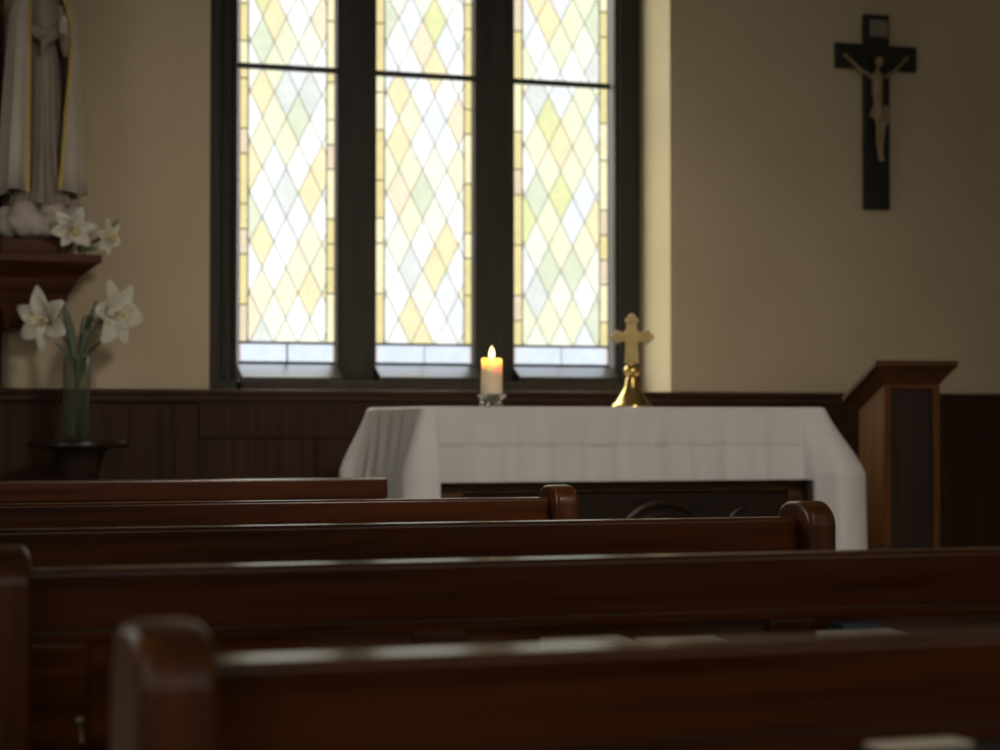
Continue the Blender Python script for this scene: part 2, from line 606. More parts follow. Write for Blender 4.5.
def clip(poly, x0, x1, z0, z1):
    def cut(poly, ax, lim, keep_less):
        out = []
        n = len(poly)
        for i in range(n):
            p, q = poly[i], poly[(i + 1) % n]
            ip = (p[ax] <= lim) if keep_less else (p[ax] >= lim)
            iq = (q[ax] <= lim) if keep_less else (q[ax] >= lim)
            if ip:
                out.append(p)
            if ip != iq:
                t = (lim - p[ax]) / (q[ax] - p[ax])
                out.append((p[0] + t * (q[0] - p[0]), p[1] + t * (q[1] - p[1])))
        return out
    for ax, lim, kl in ((0, x0, False), (0, x1, True), (1, z0, False), (1, z1, True)):
        poly = cut(poly, ax, lim, kl)
        if len(poly) < 3:
            return []
    return poly


# panes picked out by eye: (light, x px, y px, colour)
SPOTS = [(0, 262, 88, 'peach'), (0, 268, 102, 'straw'), (0, 290, 75, 'ice'), (0, 302, 88, 'ice'), (0, 311, 113, 'grey'), (0, 320, 85, 'white'),
         (0, 275, 137, 'cream'), (0, 273, 242, 'straw'), (0, 286, 216, 'grey'), (0, 274, 188, 'ice'), (0, 297, 240, 'ice'), (0, 298, 292, 'cream'),
         (0, 312, 268, 'lime'), (0, 285, 317, 'ivory'), (0, 260, 265, 'white'), (0, 260, 212, 'white'), (0, 262, 25, 'sage'), (0, 272, 50, 'lime'),
         (0, 275, 5, 'straw'), (0, 250, 10, 'white'), (0, 322, 40, 'peach'), (0, 295, 40, 'lime'), (0, 300, 140, 'white'), (0, 288, 165, 'white'),
         (1, 400, 155, 'straw'), (1, 398, 170, 'cream'), (1, 412, 196, 'sage'), (1, 400, 212, 'peach'), (1, 424, 268, 'straw'), (1, 448, 262, 'straw'),
         (1, 448, 215, 'ice'), (1, 436, 295, 'ice'), (1, 458, 148, 'lime'), (1, 465, 170, 'cream'), (1, 424, 310, 'ivory'), (1, 412, 250, 'grey'),
         (1, 390, 85, 'ice'), (1, 436, 120, 'ice'), (1, 435, 72, 'straw'), (1, 424, 55, 'peach'), (1, 424, 22, 'olive'), (1, 400, 30, 'white'), (1, 450, 190, 'white'),
         (1, 440, 90, 'white'), (1, 390, 120, 'white'),
         (2, 557, 125, 'olive'), (2, 545, 80, 'white'), (2, 570, 100, 'ice'), (2, 535, 120, 'white'), (2, 557, 180, 'olive'), (2, 583, 175, 'ice'),
         (2, 560, 165, 'straw'), (2, 540, 220, 'lime'), (2, 562, 222, 'ice'), (2, 588, 215, 'straw'), (2, 582, 235, 'cream'), (2, 565, 275, 'sage'),
         (2, 575, 295, 'sage'), (2, 540, 260, 'ivory'), (2, 538, 315, 'grey'), (2, 585, 320, 'white'), (2, 550, 190, 'cream'), (2, 545, 150, 'cream'),
         (2, 540, 15, 'straw'), (2, 565, 20, 'lime'), (2, 575, 55, 'white'), (2, 550, 45, 'lime'), (2, 525, 30, 'ice')]
random.seed(11)
for li, (a, b) in enumerate(LX):
    pane = bmesh.new()
    came = bmesh.new()
    mid_px = sum(lights_px[li]) / 2
    d = at(mid_px, 200, GY)
    s = (at(mid_px + 1, 200, GY).x - at(mid_px, 200, GY).x)       # metres per pixel across
    sz = (at(mid_px, 200, GY).z - at(mid_px, 201, GY).z)
    bw = 9.5 * s
    dw, dh = 24.0 * s, 50.0 * sz
    xa, xb = a + bw, b - bw
    spots = [(at(px, py, GY), k) for l, px, py, k in SPOTS if l == li]
    zgrid0 = GZS

    def face(poly, key):
        vs = [pane.verts.new((p[0], GY, p[1])) for p in poly]
        f = pane.faces.new(vs)
        f.material_index = KI[key]

    def bar(p, q, r=0.0034, y=GY - .004):
        add_tube(came, [(p[0], y, p[1]), (q[0], y, q[1])], r, n=6)

    for (z0, z1) in ((GZS, GZT), (GZT, GZ1)):
        r0, r1 = int((z0 - zgrid0) / (dh / 2)) - 2, int((z1 - zgrid0) / (dh / 2)) + 3
        for r in range(r0, r1):
            zc = zgrid0 + r * dh / 2
            for c in range(-2, 7):
                xc = xa + dw * (c + (0.08 if r % 2 else 0.58))
                poly = [(xc - dw / 2, zc), (xc, zc - dh / 2), (xc + dw / 2, zc), (xc, zc + dh / 2)]
                pl = clip(poly, xa, xb, z0, z1)
                if len(pl) < 3:
                    continue
                key = random.choice(WEIGHT3 if li == 2 else WEIGHT)
                if li == 1 and key in ('olive', 'sage', 'lime') and random.random() < .6:
                    key = 'white'
                for sp, k in spots:
                    if abs(sp.x - xc) / (dw / 2) + abs(sp.z - zc) / (dh / 2) <= 1:
                        key = k
                face(pl, key)
                # the two lower edges of each quarry carry its lead
                for e0, e1 in ((poly[0], poly[1]), (poly[1], poly[2])):
                    # clip a segment to the rectangle
                    t0, t1 = 0.0, 1.0
                    dx, dz = e1[0] - e0[0], e1[1] - e0[1]
                    for pnt, dlt, lo, hi in ((e0[0], dx, xa, xb), (e0[1], dz, z0, z1)):
                        ta, tb = (lo - pnt) / dlt, (hi - pnt) / dlt
                        t0, t1 = max(t0, min(ta, tb)), min(t1, max(ta, tb))
                    if t1 - t0 > .02:
                        bar((e0[0] + dx * t0, e0[1] + dz * t0), (e0[0] + dx * t1, e0[1] + dz * t1), 0.0017)
                        for tt in (t0, t1):
                            if 0.0 < tt < 1.0:
                                add_ball(came, (e0[0] + dx * tt, GY - .004, e0[1] + dz * tt), .0055, u=8, v=6)
        # side borders in short lengths
        for (u0, u1, side) in ((a, xa, 0), (xb, b, 1)):
            z = z0
            while z < z1 - .01:
                h = dh * random.choice((0.5, 0.75, 1.0, 1.0))
                zz = min(z1, z + h)
                if z1 - zz < .05:
                    zz = z1
                k = random.choice(['border_pale'] * 2 + ['border'] * 3 + ['border_rose'])
                face([(u0, z), (u1, z), (u1, zz), (u0, zz)], k)
                bar((u0, zz), (u1, zz), 0.003)
                z = zz
        bar((xa, z0), (xa, z1), 0.003)
        bar((xb, z0), (xb, z1), 0.003)
    # blue strip at the foot
    e = 4 * s
    face([(a, GZ0), (a + e, GZ0), (a + e, GZS), (a, GZS)], 'strip_rose')
    face([(b - e, GZ0), (b, GZ0), (b, GZS), (b - e, GZS)], 'strip_rose')
    m0 = (a + b) / 2
    face([(a + e, GZ0), (m0, GZ0), (m0, GZS), (a + e, GZS)], 'sky')
    face([(m0, GZ0), (b - e, GZ0), (b - e, GZS), (m0, GZS)], 'sky')
    bar((a, GZS), (b, GZS), 0.0065)
    bar((m0, GZ0), (m0, GZS), 0.004 if li == 0 else 0.002)
    bar((a, GZ0 + .004), (b, GZ0 + .004), 0.006)
    bar((a + .003, GZ0), (a + .003, GZ1), 0.004)
    bar((b - .003, GZ0), (b - .003, GZ1), 0.004)
    p = obj('stained_glass', pane, pmats, win, smooth=False)
    obj('lead_came', came, M['lead'], p)

# ------------------------------------------------------------------ pews
PEW_TOP = EYE - 0.17
PX0, PX1 = 0.222, 1.775          # outer faces of the end panels
END_T = 0.056
DPEW = [1.457, 2.448, 3.405, 4.515]


def end_profile():
    """side view (y towards the altar, z up); y=0 is the rear face of the back"""
    top = PEW_TOP + 0.030
    pts = []
    pts += [(-0.052, 0.0), (-0.052, top - 0.045)]
    for k in range(1, 9):                      # quarter round at the rear of the top
        a = PI - k * (PI / 2) / 8
        pts.append((0.006 + 0.058 * math.cos(a), top - 0.045 + 0.045 * math.sin(a)))
    pts += [(0.05, top - .002), (0.075, top - 0.012), (0.093, top - 0.04)]
    for k in range(0, 7):                      # sweep down to the arm
        t = k / 6
        pts.append((0.10 + 0.30 * t, top - 0.10 - 0.19 * (1 - (1 - t) ** 2)))
    for k in range(0, 7):                      # rounded arm scroll
        a = PI / 2 - k * PI / 6
        pts.append((0.44 + 0.045 * math.cos(a), top - 0.335 + 0.045 * math.sin(a)))
    pts += [(0.42, top - 0.42), (0.435, 0.42), (0.45, 0.0)]
    return pts


def make_pew():
    t = thing('pew', '', 'pew')
    W0, W1 = PX0 + END_T, PX1 - END_T
    for xa in (PX0, W1):
        bm = bmesh.new()
        add_prism(bm, end_profile(), 'x', xa, xa + END_T, 0.011, 3)
        obj('end_panel', bm, M['pew_z'], t)
    bm = bmesh.new()
    # rounded top rail over a deeper band
    z = PEW_TOP
    prof = [(0.0, z - 0.072), (0.0, z - 0.008)]
    for k in range(1, 6):
        a = PI - k * (PI / 2) / 5
        prof.append((0.008 + 0.008 * math.cos(a), z - 0.008 + 0.008 * math.sin(a)))
    for k in range(0, 6):
        a = PI / 2 - k * (PI / 2) / 5
        prof.append((0.042 + 0.012 * math.cos(a), z - 0.012 + 0.012 * math.sin(a)))
    prof += [(0.054, z - 0.05), (0.040, z - 0.072)]
    add_prism(bm, prof, 'x', W0, W1)
    obj('top_rail', bm, M['pew_x'], t)
    bm = bmesh.new()
    add_box(bm, W0, W1, 0.012, 0.036, 0.14, z - 0.072)
    add_box(bm, W0, W1, 0.004, 0.012, z - .088, z - .072, 0.003)       # bead under the rail
    for xs in (W0 + .0, W0 + .47, W0 + .96, W1 - .07):
        add_box(bm, xs, xs + .07, 0.006, 0.012, 0.24, z - .088, 0.002)
    add_box(bm, W0, W1, 0.006, 0.012, 0.14, 0.24, 0.002)
    obj('back_panel', bm, M['pew_x'], t)
    bm = bmesh.new()
    add_prism(bm, [(0.036, 0.43), (0.036, 0.46), (0.38, 0.475), (0.425, 0.47), (0.43, 0.455), (0.425, 0.44)], 'x', W0, W1, 0.004)
    add_box(bm, W0, W1, 0.33, 0.355, 0.1, 0.44)
    obj('seat', bm, M['pew_x'], t)
    bm = bmesh.new()
    LX0, LX1 = W0 + .36, W1 - .02
    add_box(bm, LX0, LX1, -0.125, 0.006, LEDGE_Z - .016, LEDGE_Z, 0.004)
    add_box(bm, LX0, LX1, -0.125, -0.113, LEDGE_Z - .045, LEDGE_Z - .016, 0.003)
    for xs in (LX0 + .03, (LX0 + LX1) / 2, LX1 - .05):
        add_prism(bm, [(-0.1, LEDGE_Z - .016), (0.006, LEDGE_Z - .016), (0.006, LEDGE_Z - .11)], 'x', xs, xs + .02)
    obj('book_ledge', bm, M['pew_x'], t)
    return t


LEDGE_Z = at(578, 647.0, DPEW[1] - .03).z
PEW_LABELS = ['dark varnished wooden pew closest to the camera, blurred rounded end post',
              'dark wooden pew with papers on its rear book ledge, directly ahead of the blurred one',
              'dark wooden pew whose rounded right end stands against the right drape of the altar cloth',
              'dark wooden pew whose rounded right end stands against the carved altar front']
SHIFT = [0.0, -0.022, 0.026, -0.05]      # the rows do not line up exactly
pew0 = make_pew()
PEWG = 'rows of wooden pews'
pew0['label'] = PEW_LABELS[0]
pew0['group'] = PEWG
pew0.location = (0, DPEW[0], 0)
PEWS = [pew0]
for i in range(1, 4):
    PEWS.append(dup(pew0, (SHIFT[i], DPEW[i], 0), PEW_LABELS[i]))
# small metal bag hook on the back of the second pew
hk = at(80, 722, DPEW[1])
bm = bmesh.new()
add_lathe(bm, [(0.0, 0), (0.005, 0), (0.005, .003), (0.0, .004)], 14)
bmesh.ops.rotate(bm, cent=(0, 0, 0), matrix=Matrix.Rotation(PI / 2, 3, 'X'), verts=bm.verts)
add_tube(bm, [(0, -.004, 0), (0, -.014, -.008), (0, -.02, -.022), (0, -.014, -.03), (0, -.006, -.03)], 0.002, 8)
o = obj('bag_hook', bm, M['old_brass'], PEWS[1], loc=(hk.x - SHIFT[1], 0.004, hk.z))
o['label'] = 'small silvery hook'

# front rail before the first row
RY = 5.75
rz = at(200, 479.5, RY).z
rx1 = at(388.5, 480, RY).x
rx0 = PX0
rail = thing('prayer_rail', 'straight dark wooden front rail with square end and no rounded knob', 'rail', (0, RY, 0))
bm = bmesh.new()
add_box(bm, rx0, rx1, 0, 0.06, rz - .062, rz, 0.008)
obj('top_rail', bm, M['pew_x'], rail)
bm = bmesh.new()
add_box(bm, rx0 + .07, rx1 - .075, 0.018, 0.042, 0.06, rz - .078)
add_box(bm, rx0 + .07, rx1 - .075, 0.008, 0.018, rz - .14, rz - .078, 0.004)
obj('panel', bm, M['pew_x'], rail)
for xa in (rx0 + .005, rx1 - .075):
    bm = bmesh.new()
    add_box(bm, xa, xa + .07, 0.002, 0.058, 0.0, rz - .062, 0.005)
    obj('post', bm, M['pew_z'], rail)

# ------------------------------------------------------------------ booklets on the ledges
def booklet(name, label, px0, px1, y0, depth, th, pages, cover=None, rot=0.0, z=None, cat='booklet'):
    zz = LEDGE_Z if z is None else z
    xa, xb = at(px0, 640, y0 + depth).x, at(px1, 640, y0 + depth).x
    w = xb - xa
    t = thing(name, label, cat, ((xa + xb) / 2, y0 + depth / 2, zz), rot, None)
    bm = bmesh.new()
    add_box(bm, -w / 2 + .002, w / 2 - .002, -depth / 2 + .002, depth / 2 - .002, .0012, th - .0012)
    obj('pages', bm, pages, t, smooth=False)
    bm = bmesh.new()
    add_box(bm, -w / 2, w / 2, -depth / 2, depth / 2, 0, .0012)
    add_box(bm, -w / 2, w / 2, -depth / 2, depth / 2, th - .0012, th)
    if cover:
        add_box(bm, -w / 2, w / 2, -depth / 2, -depth / 2 + .0012, .0012, th - .0012)
        add_box(bm, -w / 2, -w / 2 + .0012, -depth / 2 + .0012, depth / 2, .0012, th - .0012)
    else:
        add_box(bm, -w / 2, -w / 2 + .0012, -depth / 2, depth / 2, .0012, th - .0012)
    obj('cover', bm, cover or pages, t, smooth=False)
    return t


BY = DPEW[1] - .117
booklet('prayer_booklet', 'thick cream booklet, first paper from the left on the pew ledge', 541, 617, BY, .10, .012, M['cream_paper'], rot=0.02)
booklet('prayer_leaflet', 'thin white leaflet lying between the cream booklet and the leaflet under the navy book', 636, 711, BY + .028, .085, .006, M['paper'], rot=-.02, cat='leaflet')
booklet('prayer_leaflet', 'thin white leaflet in front of a small navy book on the pew ledge', 816, 889, BY + .02, .055, .011, M['paper'], rot=.03, cat='leaflet')
booklet('hymn_book', 'small navy book lying behind a white leaflet on the pew ledge', 828, 866, BY + .074, .042, .018, M['paper'], M['navy'], cat='book')
bth = at(908, 746, DPEW[0] - .03).z - LEDGE_Z
booklet('hymn_book', 'dark brown book under the blurred pale leaflet on the ledge of the closest pew', 858, 958, DPEW[0] - .07, .064, bth, M['cream_paper'], M['dark_cover'], rot=.03, cat='book')
booklet('prayer_leaflet', 'blurred pale leaflet lying on a dark book, bottom right corner', 864, 952, DPEW[0] - .046, .030, .0025, M['cream_paper'], rot=.03, z=LEDGE_Z + bth + .0003, cat='leaflet')

# ------------------------------------------------------------------ altar
AY0, AY1 = 7.0, 7.74
AX0, AX1 = at(425, 409, AY0).x, at(822, 409, AY0).x
AZ = at(620, 407.0, AY0).z
altar = thing('altar', 'wooden altar table with carved dark front under a white cloth', 'altar', (0, 0, STEP_H))
hz = AZ - STEP_H - .004
bm = bmesh.new()
add_box(bm, AX0, AX1, AY0, AY1, hz - .05, hz, 0.006)
obj('table_top', bm, M['altar_x'], altar)
bx0, bx1 = AX0 + .05, AX1 - .05
by0, by1 = AY0 + .05, AY1 - .05
bm = bmesh.new()
add_box(bm, bx0, bx1, by0 + .03, by1, 0.0, hz - .05)
obj('body', bm, M['altar_z'], altar)
bm = bmesh.new()
for xa, xb in ((bx0, bx0 + .11), (bx1 - .07, bx1)):
    add_box(bm, xa, xb, by0, by0 + .03, 0.0, hz - .05, 0.004)
fx0, fx1 = bx0 + .11, bx1 - .07
add_box(bm, fx0, fx1, by0, by0 + .03, hz - .31, hz - .05, 0.004)
add_box(bm, fx0, fx1, by0, by0 + .03, 0.0, 0.1, 0.004)
obj('front_frame', bm, M['altar_x'], altar)
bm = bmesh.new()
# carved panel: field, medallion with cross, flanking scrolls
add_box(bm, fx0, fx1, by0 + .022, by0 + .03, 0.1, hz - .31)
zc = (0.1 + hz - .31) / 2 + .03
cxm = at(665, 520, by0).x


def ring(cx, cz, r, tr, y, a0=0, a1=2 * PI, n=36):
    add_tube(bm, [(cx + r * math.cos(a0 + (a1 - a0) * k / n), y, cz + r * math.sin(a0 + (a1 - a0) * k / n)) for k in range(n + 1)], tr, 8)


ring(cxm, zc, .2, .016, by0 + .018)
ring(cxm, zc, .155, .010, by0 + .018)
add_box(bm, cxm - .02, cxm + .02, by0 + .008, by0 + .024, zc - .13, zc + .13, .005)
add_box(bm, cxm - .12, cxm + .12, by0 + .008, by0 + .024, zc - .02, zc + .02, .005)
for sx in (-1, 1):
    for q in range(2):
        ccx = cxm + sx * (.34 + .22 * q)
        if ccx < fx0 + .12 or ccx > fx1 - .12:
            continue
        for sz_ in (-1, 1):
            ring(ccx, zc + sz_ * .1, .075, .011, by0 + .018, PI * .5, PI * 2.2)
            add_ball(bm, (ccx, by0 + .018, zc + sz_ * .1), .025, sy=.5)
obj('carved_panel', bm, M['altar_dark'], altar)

# white cloth
FRONT_DROP, SIDE_DROP = 0.275, 0.86
cl = bmesh.new()


def cloth():
    g = 0.012
    x0, x1, y0, y1 = AX0 - g, AX1 + g, AY0 - g, AY1 + g
    r = 0.02
    P = []   # (pos, normal, corner distance, side tag)
    fl, fr = at(436, 470, AY0).x, at(803, 470, AY0).x

    def seg(p, q, n, nrm, tagname):
        for k in range(n):
            t = k / n
            P.append((Vector((p[0] + (q[0] - p[0]) * t, p[1] + (q[1] - p[1]) * t)), Vector(nrm), tagname))

    def arc(c, a0, a1, n, tagname):
        for k in range(n):
            a = a0 + (a1 - a0) * k / n
            P.append((Vector((c[0] + r * math.cos(a), c[1] + r * math.sin(a))), Vector((math.cos(a), math.sin(a))), tagname))
    seg((x0 + r, y0), (fl, y0), 5, (0, -1), 'side')
    seg((fl, y0), (fr, y0), 130, (0, -1), 'front')
    seg((fr, y0), (x1 - r, y0), 6, (0, -1), 'side')
    arc((x1 - r, y0 + r), -PI / 2, 0, 12, 'side')
    seg((x1, y0 + r), (x1, y1 - r), 40, (1, 0), 'side')
    arc((x1 - r, y1 - r), 0, PI / 2, 12, 'side')
    seg((x1 - r, y1), (x0 + r, y1), 100, (0, 1), 'front')
    arc((x0 + r, y1 - r), PI / 2, PI, 12, 'side')
    seg((x0, y1 - r), (x0, y0 + r), 40, (-1, 0), 'side')
    arc((x0 + r, y0 + r), PI, 1.5 * PI, 12, 'side')
    corners = [(Vector((x0, y0)), .03), (Vector((x1, y0)), .135), (Vector((x1, y1)), .12), (Vector((x0, y1)), .07)]
    n = len(P)
    rows = 110
    ztop = AZ
    grid = []
    arc_len = 0
    lens = []
    for i in range(n):
        lens.append(arc_len)
        arc_len += (P[(i + 1) % n][0] - P[i][0]).length
    drops = [SIDE_DROP * (k / rows) for k in range(rows + 1)]
    kf = min(range(rows + 1), key=lambda k: abs(drops[k] - FRONT_DROP))
    for i in range(n):
        p, nr, tg = P[i]
        col = []
        cw, cd = 0.0, 9
        for cpos, amt in corners:
            dd = (p - cpos).length
            cw = max(cw, amt * math.exp(-(dd / .085) ** 2))
            cd = min(cd, dd)
        for k in range(rows + 1):
            d = drops[k]
            ramp = min(1, d / .25)
            ramp = ramp * ramp * (3 - 2 * ramp) * .35 + ramp * .65
            u = lens[i]
            if tg == 'front':
                fold = (.0055 * math.sin(u * 31) + .005 * math.sin(u * 57 + 1.2) + .003 * math.sin(u * 101)) * (1 if d < .142 else .55)
                off = cw * .5 * ramp + fold * ramp + .012 * ramp
                off -= 0.004 * math.exp(-((d - .142) / .008) ** 2) + (.005 if d > .142 else 0)      # pressed crease
            else:
                fold = .012 * math.sin(u * 42) + .007 * math.sin(u * 77 + .6)
                off = cw * ramp + fold * ramp + .022 * ramp + .02 * d
            # rounding over the table edge
            rr = .008
            if d < rr:
                a = d / rr * PI / 2
                off += -rr + rr * math.sin(a)
                zz = ztop - rr * (1 - math.cos(a))
            else:
                zz = ztop - d
            w = p + nr * off
            col.append(cl.verts.new((w.x, w.y, zz)))
        grid.append(col)
    for i in range(n):
        j = (i + 1) % n
        lim = kf if (P[i][2] == 'front') else rows
        for k in range(lim):
            cl.faces.new((grid[i][k], grid[j][k], grid[j][k + 1], grid[i][k + 1]))
    # top
    cl.faces.new([grid[i][0] for i in range(n)])
    # extra ring: rounded start is slightly inside so the top is one n-gon
    loose = [v for v in cl.verts if not v.link_faces]
    bmesh.ops.delete(cl, geom=loose, context='VERTS')
    bmesh.ops.recalc_face_normals(cl, faces=cl.faces)


cloth()
o = obj('altar_cloth', cl, M['linen'])
sm = o.modifiers.new('thickness', 'SOLIDIFY')
sm.thickness = 0.0015
sm.offset = 0
tag(o, 'white linen cloth draped over the altar, long at both ends', 'tablecloth')

# ------------------------------------------------------------------ candle on its holder
CY = 7.2
cb = at(491.8, 406, CY)
cb.z = AZ + .0015
k = (at(492, 380, CY) - at(491, 380, CY)).length
hold = thing('candle_holder', 'low silvery footed holder under the lit candle on the altar', 'candle holder', cb)
bm = bmesh.new()
add_lathe(bm, [(0.0, .022), (.028, .022), (.040, .027), (.051, .040), (.053, .046), (.050, .046), (.038, .034), (.0, .031)], 32)
add_lathe(bm, [(0.0, .004), (.018, .006), (.012, .014), (.016, .022), (0, .023)], 24)
obj('dish', bm, M['pewter'], hold)
for q in range(3):
    a = -PI / 2 + .55 + q * 2 * PI / 3
    bm = bmesh.new()
    add_ball(bm, (.036 * math.cos(a), .036 * math.sin(a), .0125), .0125)
    add_tube(bm, [(.036 * math.cos(a), .036 * math.sin(a), .015), (.030 * math.cos(a), .030 * math.sin(a), .028)], .006, 8)
    obj('foot', bm, M['pewter'], hold)
cz0 = cb.z + .0325
cz1 = at(492, 358.5, CY).z
hgt = cz1 - cz0
R_C = 9.9 * k
can = thing('candle', 'lit cream pillar candle with a single flame on the altar', 'candle', (cb.x, cb.y, cz0))
bm = bmesh.new()
add_lathe(bm, [(0, 0), (R_C - .003, 0), (R_C, .003), (R_C, hgt - .003), (R_C - .002, hgt), (R_C - .006, hgt - .001), (R_C - .012, hgt - .014), (.012, hgt - .028), (0, hgt - .03)], 36)
obj('wax', bm, M['wax'], can)
bm = bmesh.new()
add_tube(bm, [(0, 0, hgt - .03), (.001, 0, hgt - .002), (.002, 0, hgt + .006)], .0015, 6)
obj('wick', bm, M['wick'], can)
bm = bmesh.new()
add_lathe(bm, [(0, hgt - .001), (.006, hgt + .004), (.0105, hgt + .013), (.0105, hgt + .02), (.007, hgt + .032), (.003, hgt + .041), (0, hgt + .046)], 16)
fl = obj('flame', bm, M['flame'], can)

# ------------------------------------------------------------------ brass altar cross
XY = 7.24
xb = at(632, 405, XY)
xb.z = AZ + .0015
k = (at(633, 360, XY) - at(632, 360, XY)).length
cross = thing('altar_cross', 'polished brass standing cross with trefoil ends on the altar', 'cross', xb, YAW * -0.9)
zt = at(632, 314, XY).z - xb.z
zar = at(632, 337, XY).z - xb.z
zk = at(632, 371, XY).z - xb.z
bm = bmesh.new()
# bell-shaped foot on a stepped plinth
prof = [(0, 0), (18.8 * k, 0), (18.8 * k, .006), (17.6 * k, .012), (16.2 * k, .016), (13.5 * k, .03), (10.5 * k, .05), (8.4 * k, .066), (6.6 * k, .08), (5.6 * k, zk - .030), (4.4 * k, zk - .024), (3.4 * k, zk - .016)]
add_lathe(bm, prof + [(0, zk - .016)], 24)
obj('base', bm, M['brass'], cross)
bm = bmesh.new()
add_ball(bm, (0, 0, zk), 7.6 * k, sz=.86, u=20, v=12)
add_lathe(bm, [(2.2 * k, zk - .02), (2.2 * k, zk + .022), (4 * k, zk + .024), (4 * k, zk + .03), (2 * k, zk + .034)], 16)
obj('knop', bm, M['brass'], cross)
bm = bmesh.new()
th = .012
zl = zk + .028
add_prism(bm, [(-6.8 * k, zl), (6.8 * k, zl), (5.6 * k, zar - .02), (5.2 * k, zar), (4.8 * k, zt - .03), (-4.8 * k, zt - .03), (-5.2 * k, zar), (-5.6 * k, zar - .02)], 'y', -th / 2, th / 2, .002)
add_prism(bm, [(-15 * k, zar - 3.8 * k), (-4 * k, zar - 5 * k), (4 * k, zar - 5 * k), (15 * k, zar - 3.8 * k), (15 * k, zar + 3.8 * k), (4 * k, zar + 5 * k), (-4 * k, zar + 5 * k), (-15 * k, zar + 3.8 * k)], 'y', -th / 2 - .001, th / 2 + .001, .002)


def disc(cx, cz, r):
    add_prism(bm, [(cx + r * math.cos(2 * PI * q / 20), cz + r * math.sin(2 * PI * q / 20)) for q in range(20)], 'y', -th / 2 - .0015, th / 2 + .0015, .002)


for (cx, cz, dx, dz) in ((-15 * k, zar, -1, 0), (15 * k, zar, 1, 0), (0, zt - 4 * k - .004, 0, 1)):
    disc(cx + dx * 1.8 * k, cz + dz * 1.8 * k, 3.7 * k)
    disc(cx - dz * 3.4 * k - dx * 1.2 * k, cz + dx * 3.4 * k - dz * 1.2 * k, 3.1 * k)
    disc(cx + dz * 3.4 * k - dx * 1.2 * k, cz - dx * 3.4 * k - dz * 1.2 * k, 3.1 * k)
disc(0, zar, 8.5 * k)
obj('cross_arms', bm, M['dull_brass'], cross)

# ------------------------------------------------------------------ lectern
LYc = 7.25
lc = at(885, 500, LYc)
lp = Vector((lc.x, LYc, STEP_H))
k = (at(886, 450, LYc) - at(885, 450, LYc)).length * math.cos(YAW)
lect = thing('lectern', 'tall brown wooden lectern with slanted top at the right end of the altar', 'lectern', lp, math.radians(-9))
k = 0.00395
FW = 59 * k                     # front width
LD = 0.30
hN = at(900, 374, LYc).z - STEP_H        # body height at the front
hF = hN - .12
bm = bmesh.new()
add_prism(bm, [(0.02, 0.07), (0.02, hN - .01), (LD, hF), (LD, 0.07)], 'x', 0.0, FW, 0.004)
obj('body', bm, M['lect_z'], lect)
bm = bmesh.new()
add_box(bm, -.0, .028, 0, .02, .07, hN - .005, .003)
add_box(bm, FW - .03, FW, 0, .02, .07, hN - .005, .003)
add_box(bm, .028, FW - .03, 0, .02, hN - .06, hN - .005, .003)
add_box(bm, .028, FW - .03, 0, .02, .07, .2, .003)
obj('front_frame', bm, M['lect_z'], lect)
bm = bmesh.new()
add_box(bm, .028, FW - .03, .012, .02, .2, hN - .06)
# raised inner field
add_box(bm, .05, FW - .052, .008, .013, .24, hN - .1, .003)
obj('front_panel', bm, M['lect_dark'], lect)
bm = bmesh.new()
t1 = at(905, 361, LYc).z - STEP_H
ov = .072
ang = math.atan2(.13, LD + .08)
sl = math.tan(ang)
y0_, y1_ = -.05, LD + .05
# slanted reading board with chamfered underside
pts = [(y0_, t1), (y1_, t1 - (y1_ - y0_) * sl), (y1_, t1 - (y1_ - y0_) * sl - .026), (y0_, t1 - .022)]
add_prism(bm, pts, 'x', -.055, FW + .058, .003)
obj('reading_board', bm, M['lect_x'], lect)
bm = bmesh.new()
v = []
# flared moulding between board and body
ztA = t1 - .022
for (e, zz) in ((.046, 0.0), (.001, -.055)):
    for (xx, yy) in ((-e, -.04 if e > .02 else .0), (FW + e, -.04 if e > .02 else .0), (FW + e, LD + e), (-e, LD + e)):
        v.append(bm.verts.new((xx, yy, ztA + zz - (yy - y0_) * sl)))
for q in range(4):
    j = (q + 1) % 4
    bm.faces.new((v[q], v[j], v[4 + j], v[4 + q]))
bm.faces.new(v[:4][::-1])
bm.faces.new(v[4:])
bmesh.ops.recalc_face_normals(bm, faces=bm.faces)
obj('moulding', bm, M['lect_x'], lect, smooth=False)
bm = bmesh.new()
add_box(bm, -.04, FW + .04, -.04, LD + .04, 0, .07, .008)
obj('foot', bm, M['lect_x'], lect)

# ------------------------------------------------------------------ crucifix on the wall
ct, cbm = at(875, 16, WALL), at(875, 210, WALL)
k = (ct.z - cbm.z) / 194
cru = thing('crucifix', 'black wooden crucifix with pale figure on the right wall beside the window', 'crucifix', (at(875, 100, WALL).x, WALL, cbm.z))


def cp(px, py):
    return ((px - 875) * k * 1.13, (210 - py) * k)


T = .035
bm = bmesh.new()
a, b = cp(861.8, 210), cp(886.2, 16)
add_box(bm, a[0], b[0], -T, -.001, a[1], b[1], .004)
a, b = cp(834.2, 71), cp(913.5, 46)
add_box(bm, a[0], b[0], -T + .002, -.003, a[1], b[1], .004)
obj('cross', bm, M['black_wood'], cru)
bm = bmesh.new()
a, b = cp(866.5, 38), cp(884, 21.5)
add_box(bm, a[0], b[0], -T - .006, -T + .001, a[1], b[1], .002)
o = obj('plaque', bm, M['plaque'], cru)
o['label'] = 'small pale plaque'
# figure: tapered limbs grown into one surface
bm = bmesh.new()
yf = -T - .016


def c3(px, py, dy=0):
    q = cp(px - 5.2, py)
    return Vector((q[0], yf + dy, q[1]))


